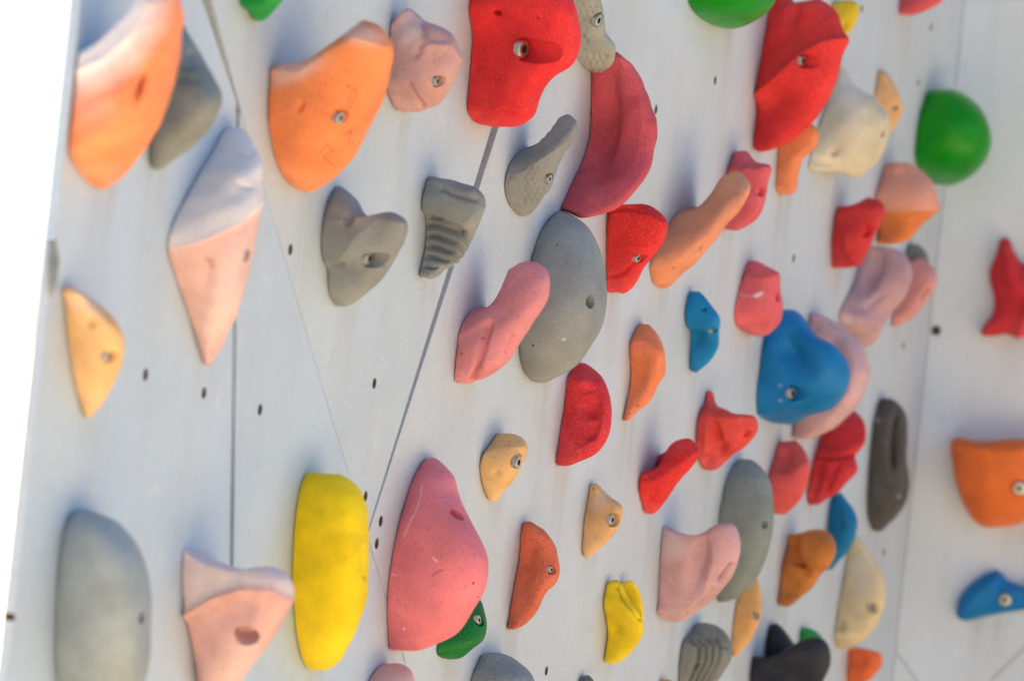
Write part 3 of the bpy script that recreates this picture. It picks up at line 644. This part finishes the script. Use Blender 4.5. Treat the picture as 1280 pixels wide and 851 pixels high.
H('small two lobed yellow hold, below the tan half moon', (238, 204, 10),
  [(760, 726, 770, 725), (755, 740, 784, 746), (753, 756, 798, 768), (756, 774, 802, 785), (758, 792, 797, 800), (756, 810, 784, 817), (755, 827, 762, 830)],
  beta=.9, lobes=[([(776, 727, 786, 725), (778, 740, 799, 740), (782, 755, 803, 762), (788, 774, 800, 780)], 1.2)], f=[('l', [(771, 732), (781, 748), (793, 764), (799, 772)], 3.5, -6), ('d', 770, 785, 9, 10, 0, -3)], mat=dict(dust=.08))
H('dusty rose molar shaped hold with a diagonal slot, in front of the tall grey capsule', (212, 164, 165),
  [(829, 657, 890, 657, -12), (827, 668, 914, 655, -8), (825, 686, 924, 678), (824, 706, 920, 704), (823, 728, 905, 730), (822, 750, 880, 756), (823, 769, 856, 773), (836, 775, 846, 776)],
  beta=.9, n=2.2, pend=3, f=[('d', 874, 700, 11, 38, 14, -9), ('l', [(914, 706), (899, 726)], 2.8, -6), ('r', [(885, 668), (892, 700), (880, 740), (850, 765)], 8, 3), ('kl', [(914, 706), (900, 725)], 1.6, .4), ('l', [(838, 774), (865, 760), (890, 735)], 3, -2), ('c', 840, 680, 20, 20, 0, .35)])
H('tall grey capsule hold with a slot, behind the dusty rose molar hold', (134, 142, 134),
  [(924, 574, 936, 574), (910, 592, 956, 590), (902, 622, 965, 624), (897, 656, 964, 660), (894, 690, 956, 696), (892, 720, 940, 728), (893, 742, 916, 748), (899, 752, 905, 752)],
  beta=1.2, n=2.3, pend=3, bolts=[(957, 656, 5, 6, 'hole')], mat=dict(dust=.15), lump=.4)
H('slim tan hold with a bolt, below the tall grey capsule', (232, 172, 104),
  [(935, 712, 941, 713), (924, 738, 950, 740), (918, 765, 949, 770), (915, 792, 938, 797), (914, 812, 924, 815), (916, 820, 919, 820)], beta=1.1, bolts=[(945, 768, 5, 3)])
H('brown orange knob hold with a round ball head, left of the small blue arrowhead hold', (206, 122, 48),
  [(986, 667, 1010, 664), (984, 680, 1034, 668), (980, 695, 1040, 684), (976, 710, 1036, 704), (975, 725, 1024, 720), (973, 742, 1005, 742), (973, 756, 982, 757)],
  beta=.9, remesh=1.1, f=[('d', 1020, 686, 20, 20, 0, 9, 1.6), ('l', [(998, 700), (1008, 714), (1028, 717)], 5, -7), ('l', [(996, 668), (996, 700)], 5, -6), ('k', 990, 745, 10, 7, 0, .35), ('k', 985, 715, 8, 8, 0, .2)])
H('small blue arrowhead hold with a dimple, behind the brown orange knob', (0, 116, 166),
  [(1042, 616, 1047, 617), (1036, 636, 1066, 638), (1034, 655, 1071, 654), (1033, 675, 1063, 680), (1031, 695, 1048, 700), (1032, 711, 1037, 712)], beta=1.0, n=2.8, f=[('d', 1052, 652, 3, 4, 0, -3, 1.3), ('r', [(1050, 620), (1060, 655), (1045, 690)], 5, 2)], mat=SM)
H('cream half moon hold with a bolt, above the little orange block at the bottom', (228, 204, 158),
  [(1064, 670, 1070, 671), (1059, 694, 1090, 694), (1054, 724, 1104, 724), (1049, 754, 1104, 756), (1045, 780, 1091, 786), (1043, 797, 1070, 804), (1049, 811, 1056, 811)],
  beta=1.1, n=2.2, f=[('d', 1053, 781, 5, 9, 0, -3), ('k', 1053, 781, 5, 9, 0, .3), ('c', 1075, 720, 16, 30, 0, .35), ('r', [(1050, 770), (1075, 775), (1095, 770)], 9, 1.5)], bolts=[(1090, 760, 7, 3)])
H('tall charcoal hold with a long dark hollow, nearest the wall corner', (82, 78, 74),
  [(1102, 497, 1112, 498), (1094, 515, 1129, 513), (1089, 545, 1133, 542), (1086, 575, 1132, 575), (1084, 605, 1135, 608), (1083, 630, 1130, 630), (1085, 650, 1112, 652), (1092, 663, 1098, 664)],
  beta=1.3, n=2.3, pend=3, f=[('d', 1119, 550, 8, 30, 4, -26, 1.5), ('d', 1106, 535, 3, 3, 0, -2), ('c', 1097, 525, 3, 2.5, 0, .4)], bolts=[(1125, 620, 5, 2)], mat=dict(dust=.15))
H('coral pink hold with a shaded scoop, right behind the tall grey capsule', (224, 84, 80),
  [(974, 551, 994, 550), (967, 570, 1006, 566), (961, 590, 1009, 590), (958, 606, 1005, 612), (958, 626, 994, 630), (962, 641, 976, 642)],
  beta=1.0, f=[('d', 981, 574, 10, 18, 10, -7), ('r', [(963, 592), (985, 594), (1006, 580)], 7, 2)])
H('deep red double hump hold with grooves, below the pale pink crescent', (204, 38, 46),
  [(1036, 518, 1062, 510), (1028, 535, 1079, 526), (1022, 555, 1081, 550), (1016, 572, 1068, 570), (1013, 588, 1070, 586), (1010, 604, 1056, 604), (1008, 620, 1034, 622), (1012, 631, 1020, 631)],
  beta=1.0, f=[('l', [(1016, 570), (1040, 572), (1066, 568)], 3, -4), ('l', [(1026, 580), (1018, 618)], 3.5, -3.5), ('l', [(1046, 582), (1034, 612)], 3.5, -3), ('d', 1060, 535, 12, 16, 0, 2)])
H('grey swirl hold with deep wavy grooves, at the bottom beside the black horned hold', (130, 132, 122),
  [(872, 778, 884, 778), (862, 789, 903, 789), (853, 800, 913, 803), (849, 820, 912, 822), (847, 845, 899, 845), (848, 868, 882, 868), (856, 878, 862, 878)],
  beta=1.0, remesh=1.1, f=[('l', [(862+i*11, 798-i*1), (874+i*9, 806), (872+i*9, 828), (862+i*8, 850)], 2.6, -4) for i in range(4)]+[('d', 871, 832, 5, 4, 0, -4), ('l', [(872, 790), (895, 795), (908, 808)], 2.5, -2.5)])
H('black horned hold with two points and a deep cleft, at the bottom edge', (44, 46, 54),
  [(941, 818, 984, 810, -10), (939, 826, 1012, 797, -10), (937, 838, 1030, 802, -4), (936, 852, 1036, 824), (936, 870, 1028, 852), (940, 890, 1004, 884), (954, 902, 966, 902)],
  beta=.8, lobes=[([(963, 779, 969, 779), (958, 796, 983, 793), (956, 814, 994, 812), (956, 836, 1000, 834), (960, 850, 990, 850)], 1.3)], f=[('r', [(942, 834), (970, 822), (1000, 812), (1024, 815)], 8, 2), ('d', 972, 840, 16, 8, 0, -3)], mat=dict(rough=.45, grain=.4, dust=.12, chalk=(150, 150, 150)))
H('little green hold peeking out above the right shoulder of the black horned hold', (30, 150, 70),
  [(1002, 785, 1008, 785), (999, 797, 1025, 795), (998, 810, 1033, 808), (1000, 825, 1024, 826)], beta=1.2, mat=SM, stain=0)
H('little orange block hold, below the cream half moon', (240, 110, 56),
  [(1063, 809, 1078, 810), (1060, 818, 1100, 818), (1059, 832, 1097, 834), (1058, 848, 1086, 850), (1060, 862, 1066, 862)], beta=1.0, n=3.0, f=[('d', 1080, 827, 3, 4, 0, -3, 1.4), ('r', [(1060, 834), (1080, 838), (1098, 830)], 4, 2)], mat=dict(dust=.2))
H('pale pink hold at the bottom edge, below the tall pink teardrop', (222, 174, 168),
  [(478, 829, 496, 828), (466, 840, 512, 836), (456, 858, 516, 856), (453, 880, 505, 880), (460, 895, 475, 895)], beta=1.1)
H('blue grey dome at the bottom edge, right of the small green half dome', (140, 146, 146),
  [(606, 816, 622, 816), (597, 826, 650, 829), (589, 845, 665, 848), (585, 870, 666, 872), (588, 895, 644, 896), (600, 906, 612, 906)], beta=1.6, mat=dict(grain=1.6, dust=.25))
H('very small dark grey hold at the bottom edge, right of the blue grey dome', (108, 112, 112),
  [(727, 844, 733, 844), (722, 852, 742, 854), (720, 868, 743, 870), (725, 882, 731, 882)], beta=1.2, stain=0)
H('very small tan hold at the bottom edge, left of the grey swirl hold', (230, 180, 110),
  [(827, 847, 833, 847), (822, 856, 842, 857), (821, 870, 840, 872), (826, 880, 830, 880)], beta=1.2, stain=0)
# ---- on the side wall
HF('red twisted hold on the side wall at the right edge, with a pointed top', (206, 34, 44),
   [(1256, 305), (1246, 320), (1238, 342), (1243, 370), (1240, 395), (1228, 418), (1262, 417), (1300, 414), (1330, 400), (1334, 370), (1305, 336), (1278, 331), (1265, 316)], 34, (1282, 380),
   f=[('r', [(1256, 306), (1265, 350), (1285, 385), (1272, 415)], 9, 6), ('d', 1262, 395, 12, 10, 0, -4), ('d', 1252, 350, 8, 16, 0, -2), ('d', 1280, 372, 8, 14, 20, -4)])
HF('orange cup hold on the side wall, above the flat blue one', (240, 116, 44),
   [(1192, 556), (1199, 548), (1225, 552), (1262, 549), (1302, 551), (1338, 562), (1336, 600), (1316, 632), (1290, 648), (1258, 657), (1232, 657), (1214, 645), (1202, 618), (1194, 585)], 84, (1258, 566), power=.6,
   f=[('r', [(1198, 558), (1225, 563), (1262, 560), (1300, 562)], 7, 3)], bolts=[(1274, 611, 12, 6)], mat=dict(dust=.25))
HF('flat blue fin shaped hold on the side wall near the bottom', (0, 118, 180),
   [(1197, 765), (1201, 745), (1220, 726), (1245, 713), (1258, 724), (1290, 735), (1330, 732), (1332, 765), (1284, 761), (1232, 770), (1205, 773)], 26, (1246, 738),
   f=[('r', [(1205, 765), (1225, 738), (1250, 722)], 8, 3)], bolts=[(1256, 749, 11, 3)], mat=SM)
# ------------------------------------------------------------------ the walls
def empty(name, loc):
    o = bpy.data.objects.new(name, None); COL.objects.link(o); o.location = loc; return o
GROUND = 0.0
SEAM_A = ((259, 0), (513, 851)); SEAM_T = ((259, 0), (309.7, 170)); SEAM_B = ((669, 0), (459, 668)); SEAM_C = ((297.5, 130), (287.5, 851))

def panel(fr, name, lines, umin, umax, vmin, vmax, mat, parent, cell=(.008, .012), holes=(), stains=True, thick=.007):
    """a plywood sheet: rectangle in the frame clipped by half planes (p, q, keep side pixel, gap at p in m, gap at q in m)"""
    nu = max(2, int((umax-umin)/cell[0])); nv = max(2, int((vmax-vmin)/cell[1]))
    us = np.linspace(umin, umax, nu+1); vs = np.linspace(vmin, vmax, nv+1)
    bm = bmesh.new()
    vv = [[bm.verts.new((u, v, 0)) for u in us] for v in vs]
    for i in range(nv):
        for j in range(nu): bm.faces.new((vv[i][j], vv[i][j+1], vv[i+1][j+1], vv[i+1][j]))
    for p, q, keep, gp, gq in lines:
        a = fr.hit(*p); b = fr.hit(*q); kp = fr.hit(*keep); d = (b-a)/np.linalg.norm(b-a); nn = np.array([-d[1], d[0]])
        if (kp-a) @ nn < 0: nn = -nn
        a = a+nn*gp/2; b = b+nn*gq/2; d = (b-a)/np.linalg.norm(b-a); n2 = np.array([-d[1], d[0]])
        if n2 @ nn < 0: n2 = -n2
        bmesh.ops.bisect_plane(bm, geom=bm.verts[:]+bm.edges[:]+bm.faces[:], plane_co=(a[0], a[1], 0), plane_no=(n2[0], n2[1], 0), clear_inner=True)
    r = bmesh.ops.extrude_face_region(bm, geom=bm.faces[:])
    bmesh.ops.translate(bm, verts=[e for e in r['geom'] if isinstance(e, bmesh.types.BMVert)], vec=(0, 0, -thick))
    bmesh.ops.recalc_face_normals(bm, faces=bm.faces)
    me = bpy.data.meshes.new(name); bm.to_mesh(me); bm.free()
    ob = new_obj(name, me, mat); ob.matrix_world = fr.matrix(0, 0)
    if holes:
        bmx = bmesh.new()
        for (x, y, r) in holes:
            u, v = fr.hit(x, y)
            cm = cutter(r, u, v, -.0062, .01, 14); bmx.from_mesh(cm); bpy.data.meshes.remove(cm)
        cm = bpy.data.meshes.new('cut'); bmx.to_mesh(cm); bmx.free()
        co = new_obj('cut', cm); co.matrix_world = ob.matrix_world
        md = ob.modifiers.new('b', 'BOOLEAN'); md.operation = 'DIFFERENCE'; md.object = co; md.solver = 'EXACT'; md.material_mode = 'TRANSFER'
        cm.materials.append(HOLE)
        apply_mods(ob); bpy.data.objects.remove(co); bpy.data.meshes.remove(cm)
    me = ob.data
    n = len(me.vertices); P = np.empty(n*3, 'f'); me.vertices.foreach_get('co', P); P = P.reshape(-1, 3).astype(float)
    sx = project(fr.world(P))
    st = np.zeros(n)
    if stains:
        for (x, y, s) in STAINS:
            u0, v0 = fr.hit(x, y); du = P[:, 0]-u0; dv = v0-P[:, 1]
            rr = random.Random(int(x*7+y)); ln = .02+.05*rr.random(); wd = .006+.010*rr.random()
            for k in range(2):
                of = (k*2-1)*rr.uniform(.0, .02)
                st = np.maximum(st, s*rr.uniform(.5, 1)*np.exp(-((du-.012+of)/wd)**2)*np.exp(-np.clip(dv, 0, 9)/ln)*np.clip((dv+.012)/.012, 0, 1))
    clear_attr(me)
    ca = me.color_attributes.new('stain', 'FLOAT_COLOR', 'POINT'); c = np.zeros((n, 4), 'f'); c[:, 0] = st; c[:, 3] = 1
    ca.data.foreach_set('color', c.ravel())
    mw = ob.matrix_world.copy(); ob.parent = parent; ob.matrix_world = mw
    return ob

HOLE = plain_mat('bare_ply_hole', (98, 74, 52), .9, 0, .3, 300)
PA = wall_mat('painted_ply', (195, 207, 217)); PB = wall_mat('painted_ply_warm_lit', (200, 208, 216)); PL = wall_mat('painted_ply_cool_lit', (190, 206, 222))  # panel tints carry cooler light at left, greyer warmer light at right
PSIDE = wall_mat('painted_ply_side', (220, 227, 233))
vb = (GROUND-MAIN.o[2])/MAIN.V[2]+.01
vt = (3.25-MAIN.o[2])/MAIN.V[2]
ue = MAIN.hit(*(55, 425))[0]
# the wall's free left edge, a plumb line in the wall plane
ucor = cu
wall = empty('climbing_wall', tuple(MAIN.world([(ue+ucor)/2, vb, 0])))
wall['label'] = 'long overhanging white plywood climbing wall covered in coloured holds'; wall['category'] = 'climbing wall'; wall['kind'] = 'thing'
big = .5
def holes_px(l, r=.0045): return [(x, y, r) for x, y in l]
EDGE = ((101, 0), (8, 851), (400, 400), 0, 0)
RIM = [(476, 651), (471, 679)]
panel(MAIN, 'panel', [(*SEAM_A, (100, 400), .0009, .0007), (*SEAM_T, (100, 400), .013, 0), (*SEAM_C, (100, 400), .008, .008), EDGE], ue-.4, .4, vb, vt, PL, wall,
      holes=holes_px([(182, 468), (255, 491)])+holes_px([(17, 771)], .0026))
panel(MAIN, 'panel', [(*SEAM_A, (290, 700), .0009, .0007), (*SEAM_C, (400, 800), .008, .008)], ue, .6, vb, vt, PL, wall,
      holes=holes_px([(325, 512), (322, 486)][:1]))
panel(MAIN, 'panel', [(*SEAM_A, (500, 100), .0009, .0007), (*SEAM_T, (500, 100), .013, 0), (*SEAM_B, (400, 100), .020, .003)], ue, .6, vb, vt, PA, wall,
      holes=holes_px([(363, 312), (468, 479), (457, 620)]))
panel(MAIN, 'panel', [(*SEAM_B, (900, 400), .020, .003), (*SEAM_A, (900, 800), .0010, .003)], ue, ucor-.0006, vb, vt, PB, wall,
      holes=holes_px([(820, 137), (894, 101), (683, 838), (992, 323), (1129, 432), (1119, 507), (1077, 11), (1148, 103), (1164, 35), (1105, 690), (1048, 760), (790, 620)][:10])+holes_px(RIM, .0047))
BACK = plain_mat('grey_weathered_frame', (70, 60, 48), .8, 0, .35, 90)
def slab(fr, name, u0, u1, v0, v1, w0, w1, mat, parent):
    bm = bmesh.new(); r = bmesh.ops.create_cube(bm, size=1)
    for v in bm.verts: v.co = ((u0+u1)/2+v.co.x*(u1-u0), (v0+v1)/2+v.co.y*(v1-v0), (w0+w1)/2+v.co.z*(w1-w0))
    bmesh.ops.bevel(bm, geom=bm.edges[:], offset=.003, segments=2, affect='EDGES')
    me = bpy.data.meshes.new(name); bm.to_mesh(me); bm.free(); ob = new_obj(name, me, mat); ob.matrix_world = fr.matrix(0, 0)
    mw = ob.matrix_world.copy(); ob.parent = parent; ob.matrix_world = mw; return ob
# backing boards behind the seams, clipped to the leaning left edge
bk = panel(MAIN, 'backing_board', [((150, 0), (57, 851), (400, 400), 0, 0)], ue-.4, ucor+.02, vb, vt-.01, BACK, wall, cell=(.3, .3), stains=False)
bk.matrix_world = MAIN.matrix(0, 0, -.0085)
for t in np.linspace(1.0, ucor-ue-.2, 3):
    slab(MAIN, 'stud', ue+t, ue+t+.045, vb, vt-.02, -.135, -.0170, BACK, wall)

side = empty('climbing_wall', tuple(SIDE.world([.8, vb, 0])))
side['label'] = 'greyer side climbing wall turning the corner at the right edge of the photo'; side['category'] = 'climbing wall'; side['kind'] = 'thing'
STM = STAINS; STAINS = [(1262, 659, .5), (1225, 773, .4), (1255, 420, .4)]
S1 = ((1120, 815), (1155, 862)); S2 = ((1290, 800), (1225, 868))
xm, ym = 1190, 908
panel(SIDE, 'panel', [((1120, 815), (1185, 902), (1200, 400), .0012, .0012), ((1290, 800), (1185, 902), (1200, 400), .0012, .0012)], .0004, 1.6, vb, vt, PSIDE, side, cell=(.012, .012), holes=holes_px([(1170, 413)], .006))
panel(SIDE, 'panel', [((1120, 815), (1185, 902), (1130, 880), .0012, .0012)], .0004, .5, vb, vt, PSIDE, side, cell=(.03, .03))
panel(SIDE, 'panel', [((1290, 800), (1185, 902), (1290, 880), .0012, .0012), ((1120, 815), (1185, 902), (1200, 400), .0012, .0012)], .0004, 1.6, vb, vt, PSIDE, side, cell=(.03, .03))
slab(SIDE, 'backing_board', -.03, 1.61, vb, vt-.01, -.037, -.0085, BACK, side)

# ------------------------------------------------------------------ ground
m = bpy.data.materials.new('pale_bounce_ground'); nt, b = nodes(m)
tc = N(nt, 'ShaderNodeTexCoord'); n1 = N(nt, 'ShaderNodeTexNoise', Scale=.8, Detail=8.0); nt.links.new(tc.outputs['Object'], n1.inputs['Vector'])
n2 = N(nt, 'ShaderNodeTexNoise', Scale=60.0, Detail=4.0); nt.links.new(tc.outputs['Object'], n2.inputs['Vector'])
c = mixc(nt, ramp(nt, n1.outputs[0], .3, .7), GR_LO, GR_HI); c = mixc(nt, mth(nt, 'MULTIPLY', ramp(nt, n2.outputs[0], .5, .7), .3), c, (.3, .26, .2))
nt.links.new(c, b.inputs['Base Color']); b.inputs['Roughness'].default_value = .9
bm = bmesh.new()
o3 = MAIN.world([(ue+ucor)/2, vb, 0]); un = MAIN.U.copy(); un[2] = 0; un /= np.linalg.norm(un)
for a_, b_ in ((-PADL, -1400), (1400, -1400), (1400, -.8), (PADL, -.8), (PADL, PADW), (-PADL, PADW)):
    p = o3+un*a_+nh*b_; bm.verts.new((p[0], p[1], GROUND+.004))
bm.faces.new(bm.verts[:])
me = bpy.data.meshes.new('bounce_ground'); bm.to_mesh(me); bm.free()
g = new_obj('bounce_ground', me, m); g['kind'] = 'structure'; g['label'] = 'pale added ground that bounces sun up the wall and whitens the backdrop'  # added pale ground: steers sun bounce up the wall, whitens the backdrop
m = bpy.data.materials.new('dark_far_ground'); nt, b = nodes(m)
n1 = N(nt, 'ShaderNodeTexNoise', Scale=.8, Detail=8.0); n2 = N(nt, 'ShaderNodeTexNoise', Scale=70.0, Detail=4.0)
c = mixc(nt, ramp(nt, n1.outputs[0], .3, .7), (.10, .09, .075), (.15, .13, .11)); c = mixc(nt, mth(nt, 'MULTIPLY', ramp(nt, n2.outputs[0], .5, .7), .5), c, (.2, .18, .15))
nt.links.new(c, b.inputs['Base Color']); b.inputs['Roughness'].default_value = .9
bm = bmesh.new(); bmesh.ops.create_circle(bm, cap_ends=True, radius=1500, segments=96)
me = bpy.data.meshes.new('ground'); bm.to_mesh(me); bm.free()
g = new_obj('ground', me, m); g.location = (0, 0, GROUND); g['kind'] = 'structure'; g['label'] = 'far ground made dark to keep the bounced light steep'  # far ground darkened so bounce reaches the wall only from steeply below

# ------------------------------------------------------------------ light
az = math.atan2(SUN_H[1], SUN_H[0]); el = math.radians(SUN_EL)
s = Vector((math.cos(az)*math.cos(el), math.sin(az)*math.cos(el), math.sin(el)))
ld = bpy.data.lights.new('sun', 'SUN'); ld.energy = SUN_E; ld.angle = math.radians(.5); ld.color = (1, .93, .82)
lo = bpy.data.objects.new('sun', ld); COL.objects.link(lo); lo.rotation_euler = s.to_track_quat('Z', 'Y').to_euler(); lo.location = (0, 0, 6)
w = bpy.data.worlds.new('World'); scene.world = w; w.use_nodes = True; nt = w.node_tree
sky = nt.nodes.new('ShaderNodeTexSky'); sky.sky_type = 'NISHITA'; sky.sun_disc = False; sky.sun_elevation = el
sky.sun_rotation = math.pi/2-az
sky.air_density = 1.0; sky.dust_density = .3; sky.ozone_density = 3.0
bg = nt.nodes['Background']; nt.links.new(sky.outputs[0], bg.inputs[0]); bg.inputs[1].default_value = SKY_S

# ------------------------------------------------------------------ camera
cd = bpy.data.cameras.new('camera'); cam = bpy.data.objects.new('camera', cd); COL.objects.link(cam)
cam.location = tuple(CAM); cam.rotation_euler = (math.pi/2+PITCH, 0, 0)
cd.sensor_width = 36; cd.lens = 36*F/1280; cd.clip_start = .05; cd.clip_end = 2000
cd.dof.use_dof = True; fu, fv = MAIN.hit(FOCUS_X, 425); cd.dof.focus_distance = float((MAIN.world([fu, fv, .04])-CAM) @ FW)
cd.dof.aperture_fstop = FSTOP; cd.dof.aperture_blades = 9
scene.camera = cam
scene.view_settings.view_transform = 'Standard'; scene.view_settings.look = 'None'; scene.view_settings.gamma = 1
scene.view_settings.exposure = EXPO
scene.render.engine = 'CYCLES'; scene.cycles.use_denoising = True; scene.cycles.max_bounces = 6; scene.cycles.diffuse_bounces = 4
